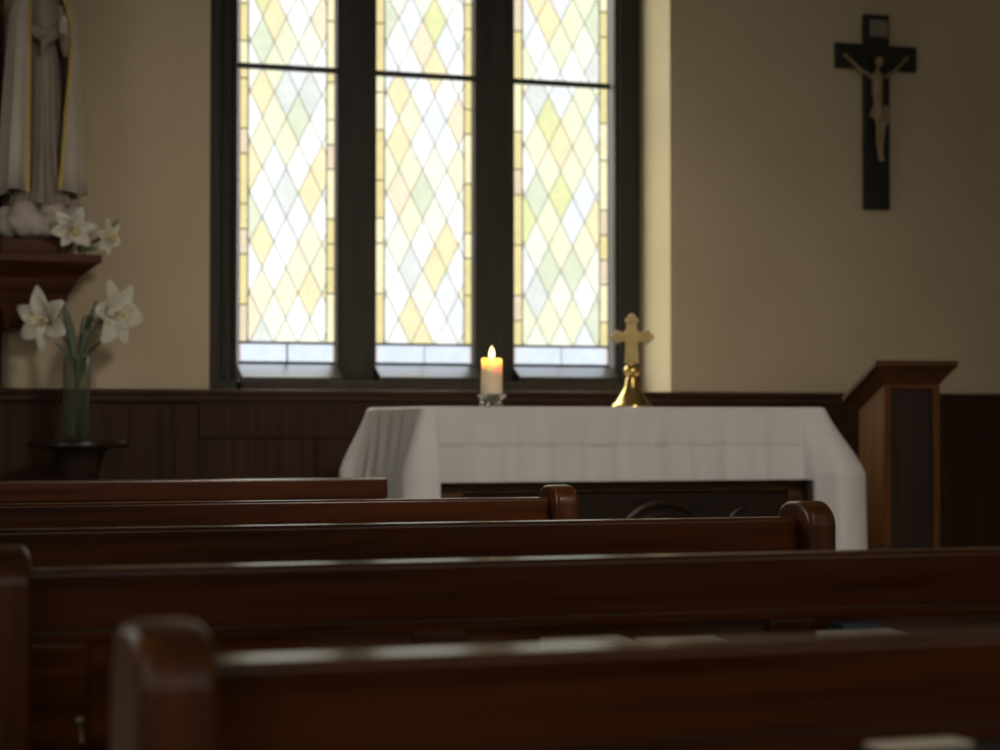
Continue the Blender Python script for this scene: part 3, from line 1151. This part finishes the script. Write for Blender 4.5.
add_ball(bm, c3(877.5, 64, -.012), .021, sz=1.25, sy=1.05)
add_tube(bm, [c3(877, 70), c3(877, 76)], .011, 8)
add_tube(bm, [c3(877, 75), c3(877, 82), c3(877, 95), c3(877.5, 104), c3(877.5, 112)], [.02, .029, .025, .021, .025], 12)
for pts in ([c3(872, 79), c3(862, 74), c3(847, 59, .012)], [c3(883, 79), c3(893, 74), c3(908, 58, .012)]):
    add_tube(bm, pts, [.0115, .009, .0065], 8)
    add_ball(bm, pts[-1], .0105, sy=.7)
for sx in (-1, 1):
    add_tube(bm, [c3(877.5 + sx * 3.0, 110), c3(878 + sx * 2.6, 127, -.024), c3(879 + sx * 1.6, 148, -.004), c3(879.5 + sx * 1.2, 154, -.006)], [.0165, .0125, .009, .008], 8)
    add_tube(bm, [c3(879.5 + sx * 1.2, 153, -.002), c3(880 + sx * 1.6, 163, -.012)], [.009, .007], 8)
fig = obj('figure', bm, M['ivory'], cru)
remesh(fig, .0035, 4)
bm = bmesh.new()
add_lathe(bm, [(.034, -.038), (.036, -.02), (.033, 0), (.031, .006), (.028, .002)], 16, c=tuple(c3(877.5, 112)), cap=False)
add_tube(bm, [c3(884, 108, -.01), c3(886, 116, -.012), c3(885, 126, -.01)], [.011, .013, .008], 8)
lo = obj('loincloth', bm, M['ivory'], cru)
lo.scale = (1, 1, 1)
bm = bmesh.new()
hd = c3(877.5, 64, -.012)
add_ball(bm, hd + Vector((0, .006, .006)), .0225, sz=1.15)
for q in range(5):
    a = PI * (q / 4)
    add_tube(bm, [hd + Vector((.02 * math.cos(a), .006, .008)), hd + Vector((.021 * math.cos(a), .01 * math.sin(a), -.02)), hd + Vector((.017 * math.cos(a), .005, -.034))], .006, 6)
obj('hair', bm, M['bracket'], cru)

# ------------------------------------------------------------------ bracket shelf, statue, lilies (left)
BYf = 7.98                      # front edge of the shelf
br = thing('wall_bracket', 'moulded brown wooden wall bracket shelf under the robed statue', 'bracket', (0, 0, 0))


def bpx(px, y=BYf):
    return at(px, 260, y).x


zs_t, zs_b = at(60, 253.5, BYf).z, at(60, 262, BYf).z
cxs = at(30, 200, 8.17).x
hwS = bpx(102) - cxs
bm = bmesh.new()
add_box(bm, cxs - hwS, cxs + hwS, BYf, WALL, zs_b, zs_t, .004)
obj('shelf', bm, M['bracket'], br)


def tier(px, py0, px2, py1, inset, inset2):
    """moulded block: upper half-width at py0, lower half-width at py1"""
    h0, h1 = bpx(px) - cxs, bpx(px2) - cxs
    z0, z1 = at(60, py0, BYf).z, at(60, py1, BYf).z
    n = 6
    rows = []
    for q in range(n + 1):
        t = q / n
        s_ = t * t * (3 - 2 * t)
        h = h0 + (h1 - h0) * s_
        yy = BYf + inset + (inset2 - inset) * s_
        z = z0 + (z1 - z0) * t
        rows.append([bm.verts.new(p) for p in ((cxs - h, WALL, z), (cxs - h, yy, z), (cxs + h, yy, z), (cxs + h, WALL, z))])
    for r0, r1 in zip(rows, rows[1:]):
        for q in range(3):
            bm.faces.new((r0[q], r0[q + 1], r1[q + 1], r1[q]))
    bm.faces.new(rows[0])
    bm.faces.new(rows[-1][::-1])
    bmesh.ops.recalc_face_normals(bm, faces=bm.faces)


bm = bmesh.new()
tier(98, 262, 82, 277, .012, .07)
obj('cornice', bm, M['bracket'], br)
bm = bmesh.new()
tier(80, 277, 70, 300, .075, .095)
tier(67, 300, 61, 324, .10, .13)
tier(63, 324, 61, 328, .125, .13)
obj('corbel', bm, M['bracket'], br)
bm = bmesh.new()
zp = at(40, 238, 8.02).z
hp = at(67, 240, 8.02).x - cxs
add_box(bm, cxs - hp, cxs + hp, 8.03, 8.36, zs_t, zp, .008)
pl = obj('plinth', bm, M['bracket'])
tag(pl, 'low brown wooden plinth between the statue and the bracket shelf', 'plinth')

# statue: local frame, front towards -y, turned a little to the window
SY = 8.18
sx0 = at(43, 150, SY).x
k = .00389
st = thing('statue', 'pale robed praying statue with gold edged mantle on the wall bracket', 'statue', (sx0, SY, zp), math.radians(10))
H0 = (238 - 193) * k             # foot of the robe above the plinth


def zpx(py):
    return (238 - py) * k * 1.06


def loft(bm, rows, n, closed=True, fold=None, a0=0, a1=2 * PI):
    rings = []
    m = n if closed else n + 1
    for (z, rx, ry, cx, cy) in rows:
        rg = []
        for q in range(m):
            a = a0 + (a1 - a0) * q / n
            f = fold(a, z) if fold else 0
            rg.append(bm.verts.new((cx + (rx + f) * math.sin(a), cy - (ry + f) * math.cos(a), z)))
        rings.append(rg)
    for r0, r1 in zip(rings, rings[1:]):
        for q in range(n if closed else n):
            j = (q + 1) % m
            bm.faces.new((r0[q], r0[j], r1[j], r1[q]))
    if closed:
        bm.faces.new(rings[0])
        bm.faces.new(rings[-1])
    bmesh.ops.recalc_face_normals(bm, faces=bm.faces)
    return rings


def robe_fold(a, z):
    t = max(0, min(1, (zpx(40) - z) / zpx(60)))
    return t * (.006 * math.sin(a * 17) + .004 * math.sin(a * 29 + 1))


bm = bmesh.new()
rows = [(zpx(204), .12, .095, 0, .004), (zpx(190), .1, .08, 0, .004), (zpx(150), .078, .06, 0, .004), (zpx(100), .07, .055, 0, .006), (zpx(60), .064, .052, 0, .008),
        (zpx(40), .066, .054, 0, .008), (zpx(22), .074, .055, 0, .01), (zpx(10), .076, .05, 0, .012), (zpx(3), .05, .038, 0, .012), (zpx(-3), .026, .026, 0, .008)]
loft(bm, rows, 72, fold=robe_fold)
# arms folded up to the breast, sleeves hanging from the wrists
for sx in (-1, 1):
    add_tube(bm, [(sx * .066, .0, zpx(14)), (sx * .078, -.03, zpx(34)), (.015 + sx * .045, -.078, zpx(44)), (.033 + sx * .014, -.136, zpx(42))], [.03, .028, .027, .02], 12)
    add_tube(bm, [(.033 + sx * .016, -.124, zpx(43)), (.02 + sx * .04, -.085, zpx(50)), (.02 + sx * .045, -.07, zpx(62))], [.02, .022, .008], 10)
o = obj('robe', bm, M['robe'], st)
# head under the veil (above the picture edge) and neck
bm = bmesh.new()
add_tube(bm, [(0, .008, zpx(2)), (0, .002, zpx(-12))], [.026, .024], 12)
hz_ = zpx(-24)
add_ball(bm, (0, -.004, hz_), .046, sx=.82, sy=.95, sz=1.2, u=24, v=16)
add_ball(bm, (0, -.036, hz_ - .034), .018, sx=1.1, sy=.8, sz=.8)
add_tube(bm, [(0, -.046, hz_ + .006), (0, -.055, hz_ - .010), (0, -.048, hz_ - .015)], [.005, .0075, .006], 8)
for sx in (-1, 1):
    add_ball(bm, (sx * .016, -.043, hz_ + .006), .006, sx=1.4, sy=.6, sz=.7)
add_ball(bm, (0, -.046, hz_ - .027), .009, sx=1.3, sy=.5, sz=.5)
o = obj('head', bm, M['skin'], st)
remesh(o, .004, 3)
# praying hands, palms together, fingers up
bm = bmesh.new()
hc = Vector((.034, -.150, zpx(44)))
for sx in (-1, 1):
    add_ball(bm, hc + Vector((sx * .007, .004, .018)), .017, sx=.42, sy=.95, sz=1.35)
    for q, ln in enumerate((.030, .036, .034, .025)):
        y = .016 - q * .0095
        add_tube(bm, [hc + Vector((sx * .006, y, .03)), hc + Vector((sx * .005, y - .002, .034 + ln * .6)), hc + Vector((sx * .003, y - .004, .034 + ln))], [.0052, .0046, .003], 8)
    add_tube(bm, [hc + Vector((sx * .008, .018, .008)), hc + Vector((sx * .008, .027, .024)), hc + Vector((sx * .004, .024, .04))], [.006, .0052, .0035], 8)
obj('hands', bm, M['skin'], st)


# mantle falling from the head, open in front
def mantle_fold(a, z):
    t = max(0, min(1, (zpx(0) - z) / zpx(40)))
    return t * (.009 * math.sin(a * 11 + .5) + .005 * math.sin(a * 19 + 2))


def mantle_rows():
    R = [(zpx(193), .148, .118), (zpx(160), .143, .115), (zpx(120), .136, .11), (zpx(80), .128, .105), (zpx(50), .121, .1), (zpx(30), .117, .092), (zpx(16), .108, .082), (zpx(4), .088, .07), (zpx(-6), .066, .06),
         (zpx(-18), .056, .06), (zpx(-30), .052, .058), (zpx(-38), .04, .046), (zpx(-43), .02, .024)]
    return R


bm = bmesh.new()
rings = []
n = 90
for (z, rx, ry) in mantle_rows():
    t = max(0, min(1, (zpx(20) - z) / zpx(40)))
    tb = max(0, min(1, (zpx(40) - z) / (zpx(40) - zpx(193))))
    op0 = .62 - .12 * t
    a0, a1 = op0 + .10 - .42 * tb, 2 * PI - op0 - .04 * t
    rg = []
    for q in range(n + 1):
        a = a0 + (a1 - a0) * q / n
        f = mantle_fold(a, z)
        rg.append(bm.verts.new(((rx * 1.12 + f) * math.sin(a), .012 - (ry * 1.1 + f) * math.cos(a), z + .012 * t * math.sin(a * 5))))
    rings.append(rg)
for r0, r1 in zip(rings, rings[1:]):
    for q in range(n):
        bm.faces.new((r0[q], r0[q + 1], r1[q + 1], r1[q]))
edgeA = [rg[0].co.copy() for rg in rings]
edgeB = [rg[-1].co.copy() for rg in rings]
bmesh.ops.recalc_face_normals(bm, faces=bm.faces)
mt = obj('mantle', bm, M['mantle'], st)
s_ = mt.modifiers.new('thickness', 'SOLIDIFY')
s_.thickness = .007
s_.offset = 0
for e in (edgeA, edgeB):
    bm = bmesh.new()
    add_tube(bm, e, .0075, 8)
    g = obj('trim', bm, M['gold'], mt)
    g['label'] = 'gold edge of the mantle'
# cloud under the feet
bm = bmesh.new()
rc = random.Random(5)
for q in range(46):
    a = rc.uniform(0, 2 * PI)
    rr = .135 * math.sqrt(rc.uniform(.0, 1))
    z = rc.uniform(.02, .15) * (1 - .35 * rr / .135)
    br_ = rc.uniform(.035, .055)
    add_ball(bm, (rr * 1.15 * math.cos(a), rr * .95 * math.sin(a), max(z + .015, br_ + .004)), br_, u=12, v=8)
add_ball(bm, (0, 0, .066), .1, sx=1.25, sy=1.05, sz=.6)
add_box(bm, -.09, .09, -.08, .08, 0.0, .03)
o = obj('cloud_base', bm, M['cloud'], st)
remesh(o, .007, 3)


# ------------------------------------------------------------------ lilies
def petal(bm, base, direction, length, width, curl, roll_ref, mi=0):
    """one recurved lily petal from base along direction; roll_ref = axis of the flower"""
    d = direction.normalized()
    ax = roll_ref.normalized()
    side = d.cross(ax)
    if side.length < 1e-3:
        side = d.cross(Vector((0, 0, 1)))
    side.normalize()
    out = (d - ax * d.dot(ax)).normalized()
    n, m = 10, 4
    rows = []
    for i in range(n + 1):
        t = i / n
        ang = -.15 + curl * (t ** 1.6)
        # start along the axis, bend outwards
        c = base + ax * (length * (t * .62 - curl * .30 * t ** 2.6)) + out * (length * (.06 + .25 * t + .62 * t ** 1.9))
        w = width * max(.05, math.sin(PI * min(1, (t * .93 + .05)) ** .95)) ** .62
        row = []
        for j in range(-m, m + 1):
            s = j / m
            cup = (s * s) * w * .45
            row.append(bm.verts.new(c + side * (s * w) + (ax * .8 - out * .5) * cup * (1 - t * .6) + ax * .003 * math.sin(t * 9 + j)))
        rows.append(row)
    for r0, r1 in zip(rows, rows[1:]):
        for j in range(2 * m):
            f = bm.faces.new((r0[j], r0[j + 1], r1[j + 1], r1[j]))
            f.material_index = mi


def leaf_mesh(bm, pts, width, nrm):
    pts = [Vector(p) for p in pts]
    n = 10
    rows = []
    # quadratic curve through three points
    for i in range(n + 1):
        t = i / n
        c = pts[0] * (1 - t) ** 2 + pts[1] * 2 * t * (1 - t) + pts[2] * t * t
        tg = ((pts[1] - pts[0]) * (1 - t) + (pts[2] - pts[1]) * t).normalized()
        s = tg.cross(Vector(nrm)).normalized()
        nn = s.cross(tg)
        w = width * math.sin(PI * (t * .94 + .04)) ** .7
        rows.append([bm.verts.new(c + s * w * q + nn * abs(q) * w * .35) for q in (-1, -.5, 0, .5, 1)])
    for r0, r1 in zip(rows, rows[1:]):
        for j in range(4):
            bm.faces.new((r0[j], r0[j + 1], r1[j + 1], r1[j]))


def thicken(o, t):
    s = o.modifiers.new('thickness', 'SOLIDIFY')
    s.thickness = t
    s.offset = 0


def lily(label, stem_pts, axis, size, leaves, group, phase=0.0, curl=1.0, petals=6, seed=1):
    rl = random.Random(seed)
    """white lily: stem, leaves, six recurved petals, stamens. Points are in room space."""
    base = Vector(stem_pts[0])
    t = thing('white_lily', label, 'lily', base, 0, group)
    P = [Vector(p) - base for p in stem_pts]
    # smooth the stem
    fine = []
    for i in range(len(P) - 1):
        p0, p1, p2, p3 = P[max(i - 1, 0)], P[i], P[i + 1], P[min(i + 2, len(P) - 1)]
        for q in range(6):
            u = q / 6
            fine.append(.5 * ((2 * p1) + (-p0 + p2) * u + (2 * p0 - 5 * p1 + 4 * p2 - p3) * u * u + (-p0 + 3 * p1 - 3 * p2 + p3) * u ** 3))
    fine.append(P[-1])
    bm = bmesh.new()
    add_tube(bm, fine, .0035, 8)
    obj('stem', bm, M['stem'], t)
    ax = Vector(axis).normalized()
    ref = ax.cross(Vector((0, 0, 1)))
    if ref.length < .1:
        ref = Vector((1, 0, 0))
    ref.normalize()
    up = ref.cross(ax)
    hb = P[-1]
    bm = bmesh.new()
    add_tube(bm, [hb - ax * size * .05, hb + ax * size * .1, hb + ax * size * .3], [.004, .008, .013], 10, cap=False)
    for q in range(petals):
        a = phase + q * 2 * PI / petals + rl.uniform(-.16, .16)
        d = ref * math.cos(a) + up * math.sin(a)
        inner = q % 2
        ln = rl.uniform(.88, 1.12)
        petal(bm, hb, d, size * ln, size * (.33 if inner else .27), curl * (.8 if inner else 1.1) * rl.uniform(.6, 1.2), ax)
    bl = obj('bloom', bm, M['petal'], t)
    thicken(bl, .0012)
    bm = bmesh.new()
    for q in range(6):
        a = phase + .5 + q * 2 * PI / 6
        d = ref * math.cos(a) + up * math.sin(a)
        e = hb + ax * size * .62 + d * size * .16
        add_tube(bm, [hb + ax * size * .1, hb + ax * size * .4 + d * size * .06, e], .0013, 6)
        add_tube(bm, [e - d.cross(ax) * .007, e + d.cross(ax) * .007], .003, 6)
    obj('stamens', bm, M['stamen'], bl)
    for pts, w in leaves:
        bm = bmesh.new()
        leaf_mesh(bm, [Vector(p) - base for p in pts], w, (0.1, -1, .15))
        lf = obj('leaf', bm, M['leaf'], t)
        thicken(lf, .001)
    return t


# stand with the vase
SYc = 7.95
vc = at(77, 441, SYc)
stz = vc.z
tl, tr = at(28, 443, SYc).x, at(130, 443, SYc).x
std = thing('flower_stand', 'small dark round-topped wooden stand under the glass vase', 'stand', ((tl + tr) / 2, SYc + .02, STEP_H))
R_S = (tr - tl) / 2
zh = stz - STEP_H
bm = bmesh.new()
add_lathe(bm, [(0, zh - .026), (R_S - .012, zh - .026), (R_S, zh - .018), (R_S, zh - .006), (R_S - .004, zh), (0, zh)], 48)
obj('stand_top', bm, M['stand'], std)
bm = bmesh.new()
add_lathe(bm, [(0, .05), (.05, .05), (.09, .08), (.05, .12), (.07, .3), (.045, .45), (.08, zh - .12), (.1, zh - .04), (.13, zh - .026), (0, zh - .026)], 32)
obj('pedestal', bm, M['stand'], std)
for q in range(3):
    bm = bmesh.new()
    a = q * 2 * PI / 3 + .4
    add_tube(bm, [(.05 * math.cos(a), .05 * math.sin(a), .1), (.12 * math.cos(a), .12 * math.sin(a), .07), (.17 * math.cos(a), .17 * math.sin(a), .012)], [.02, .017, .012], 10)
    obj('leg', bm, M['stand'], std)

vx = at(76.5, 420, SYc).x
vase = thing('flower_vase', 'clear glass cylinder vase of lilies on the dark stand', 'vase', (vx, SYc, stz))
k = .00386
RV = 13.3 * k
HV = (441 - 358) * k
bm = bmesh.new()
add_lathe(bm, [(0, 0), (RV - .003, 0), (RV, .004), (RV, HV), (RV - .0015, HV + .0015), (RV - .003, HV), (RV - .003, .014), (RV - .008, .012), (0, .012)], 48)
obj('vase_body', bm, M['glass'], vase)
bm = bmesh.new()
add_lathe(bm, [(0, .0125), (RV - .0035, .0145), (RV - .0035, HV * .62), (0, HV * .62)], 40)
wt = obj('water', bm, M['glass'], vase)
wt['label'] = 'clear water in the lower part of the vase'


def vp(px, py, dy=0.0):
    return at(px, py, SYc + dy)


b0 = Vector((vx, SYc, stz + .02))
lily('white lily bloom leaning left out of the glass vase', [b0 + Vector((.018, .004, 0)), vp(76, 385, .0), vp(72, 358, -.005), vp(62, 334, -.015), vp(51, 321, -.02)],
     (-.75, -.6, -.02), .145, [([vp(74, 365), vp(72, 330), vp(60, 298, .01)], .017), ([vp(72, 362, .01), vp(66, 350, .01), vp(54, 342, .01)], .006)],
     'lilies in the glass vase', phase=.5)
lily('white lily bloom leaning right out of the glass vase', [b0 + Vector((-.018, -.006, 0)), vp(79, 385, .0), vp(82, 358, -.005), vp(93, 330, -.01), vp(105, 314, -.015)],
     (.72, -.65, .02), .165, [([vp(79, 365), vp(83, 332), vp(97, 300, .01)], .013), ([vp(80, 362, .01), vp(90, 350, .01), vp(103, 340, .01)], .006), ([vp(78, 378, -.01), vp(80, 366, -.02), vp(82, 352, -.02)], .02)],
     'lilies in the glass vase', phase=.15, seed=4)
lily('half hidden white lily at the middle of the vase, behind the two big blooms', [b0 + Vector((.0, .02, 0)), vp(77, 385, .02), vp(79, 350, .03), vp(84, 318, .04), vp(100, 322, .05)],
     (.3, -.8, -.3), .06, [([vp(77, 372, .02), vp(70, 345, .03), vp(64, 312, .03)], .012)],
     'lilies in the glass vase', phase=.4)


def sp(px, py, y):
    return at(px, py, y)


YL = 8.02
s0 = Vector((at(84, 250, YL).x, YL, zs_t + .004))
lily('white lily at the corner of the bracket shelf, leaning to the window', [s0, sp(88, 244, YL - .005), sp(96, 240, YL - .012), sp(102, 238, YL - .015)],
     (.75, -.6, -.05), .085, [([sp(92, 244, YL), sp(104, 236, YL + .01), sp(119, 219, YL + .01)], .008), ([sp(84, 250, YL), sp(82, 240, YL), sp(80, 222, YL)], .011), ([sp(84, 251, YL - .01), sp(90, 247, YL - .02), sp(97, 249, YL - .02)], .012)],
     'lilies on the bracket shelf', phase=.3)
s1 = Vector((at(80, 250, YL).x, YL - .012, zs_t + .004))
lily('white lily drooping against the feet of the statue', [s1, sp(78, 242, YL - .02), sp(74, 232, YL - .03), sp(69, 226, YL - .035)],
     (.25, -.75, -.35), .1, [([s1, sp(84, 243, YL - .02), sp(90, 234, YL - .01)], .011), ([s1, sp(76, 246, YL - .02), sp(84, 246, YL - .04)], .01)],
     'lilies on the bracket shelf', phase=.8)

# ------------------------------------------------------------------ light
SKY_LOW, SKY_HIGH = 1.3, 14.0
w = bpy.data.worlds.new('sky')
scene.world = w
w.use_nodes = True
nt = w.node_tree
bg = nt.nodes['Background']
# overcast sky: pale at the horizon, much brighter high up and towards the hidden sun on the left
tcw = nt.nodes.new('ShaderNodeTexCoord')
dt = nt.nodes.new('ShaderNodeVectorMath')
dt.operation = 'DOT_PRODUCT'
dt.inputs[1].default_value = Vector((-.42, .42, .80)).normalized()
mr = nt.nodes.new('ShaderNodeMapRange')
mr.interpolation_type = 'SMOOTHSTEP'
mr.inputs['From Min'].default_value = 0.48
mr.inputs['From Max'].default_value = 1.0
mr.inputs['To Min'].default_value = SKY_LOW
mr.inputs['To Max'].default_value = SKY_HIGH
nt.links.new(tcw.outputs['Generated'], dt.inputs[0])
nt.links.new(dt.outputs['Value'], mr.inputs['Value'])
nt.links.new(mr.outputs['Result'], bg.inputs['Strength'])
bg.inputs['Color'].default_value = (1.0, 1.0, 0.99, 1)


def area(name, loc, rot, sx, sy, power, col=(1, 1, 1), portal=False):
    l = bpy.data.lights.new(name, 'AREA')
    l.shape = 'RECTANGLE'
    l.size, l.size_y = sx, sy
    l.energy = power
    l.color = col
    if portal:
        l.cycles.is_portal = True
    o = bpy.data.objects.new(name, l)
    COL.objects.link(o)
    o.location = loc
    o.rotation_euler = rot
    return o


# sky portal outside the stained glass
area('sky_portal', ((LX[0][0] + LX[2][1]) / 2, GY + .12, (GZ0 + GZ1) / 2), (-PI / 2, 0, 0), LX[2][1] - LX[0][0], GZ1 - GZ0, 1, portal=True)
# added fill lamps, set in the unseen side and rear windows
area('side_fill', (XL - .04, (LY0 + LY1) / 2, (LZ0 + LZ1) / 2), (0, -PI / 2, 0), LZ1 - LZ0 - .2, LY1 - LY0 - .2, 3.5, (1.0, 0.88, 0.74))
area('chancel_fill', (XL - .04, (SY0 + SY1) / 2, (LZ0 + LZ1) / 2), (0, -PI / 2, 0), LZ1 - LZ0 - .2, SY1 - SY0 - .2, 7, (1.0, 0.9, 0.78))
area('rear_fill', ((RX0 + RX1) / 2, YB - .04, (RZ0 + RZ1) / 2), (PI / 2, 0, 0), RX1 - RX0 - .2, RZ1 - RZ0 - .2, .8, (1.0, 0.88, 0.76))
# added fill spot without a fixture, high in the nave, aimed at the altar
sp_ = bpy.data.lights.new('altar_fill_spot', 'SPOT')
sp_.energy = 520
sp_.color = (1.0, .87, .76)
sp_.spot_size = math.radians(56)
sp_.spot_blend = 1.0
sp_.shadow_soft_size = .35
o = bpy.data.objects.new('altar_fill_spot', sp_)
COL.objects.link(o)
o.location = (2.3, 0.9, 3.9)
o.rotation_euler = (Vector((2.4, 7.6, .12)) - Vector(o.location)).to_track_quat('-Z', 'Y').to_euler()
l = bpy.data.lights.new('candle_light', 'POINT')
l.energy = 1.5
l.color = (1.0, .56, .2)
l.shadow_soft_size = .008
o = bpy.data.objects.new('candle_light', l)
COL.objects.link(o)
o.location = (cb.x, cb.y, cz1 + .004)

# ------------------------------------------------------------------ camera
cam = bpy.data.cameras.new('camera')
cam.sensor_width = 36.0
cam.sensor_fit = 'HORIZONTAL'
cam.lens = F_PX / 1000 * 36.0
cam.clip_start = .05
cam.dof.use_dof = True
cam.dof.focus_distance = 4.2
cam.dof.aperture_fstop = 4.6
cam.dof.aperture_blades = 0
co = bpy.data.objects.new('camera', cam)
COL.objects.link(co)
co.location = (0, 0, EYE)
co.rotation_euler = (PI / 2 + PITCH, 0, -YAW)
scene.camera = co

vs = scene.view_settings
vs.view_transform = 'Standard'
vs.look = 'None'
vs.gamma = 1.0
vs.exposure = 0.0
vs.use_curve_mapping = False
scene.cycles.use_denoising = True
scene.cycles.max_bounces = 8
scene.cycles.transparent_max_bounces = 12
scene.cycles.caustics_reflective = False
scene.cycles.caustics_refractive = False
scene.cycles.sample_clamp_indirect = 6
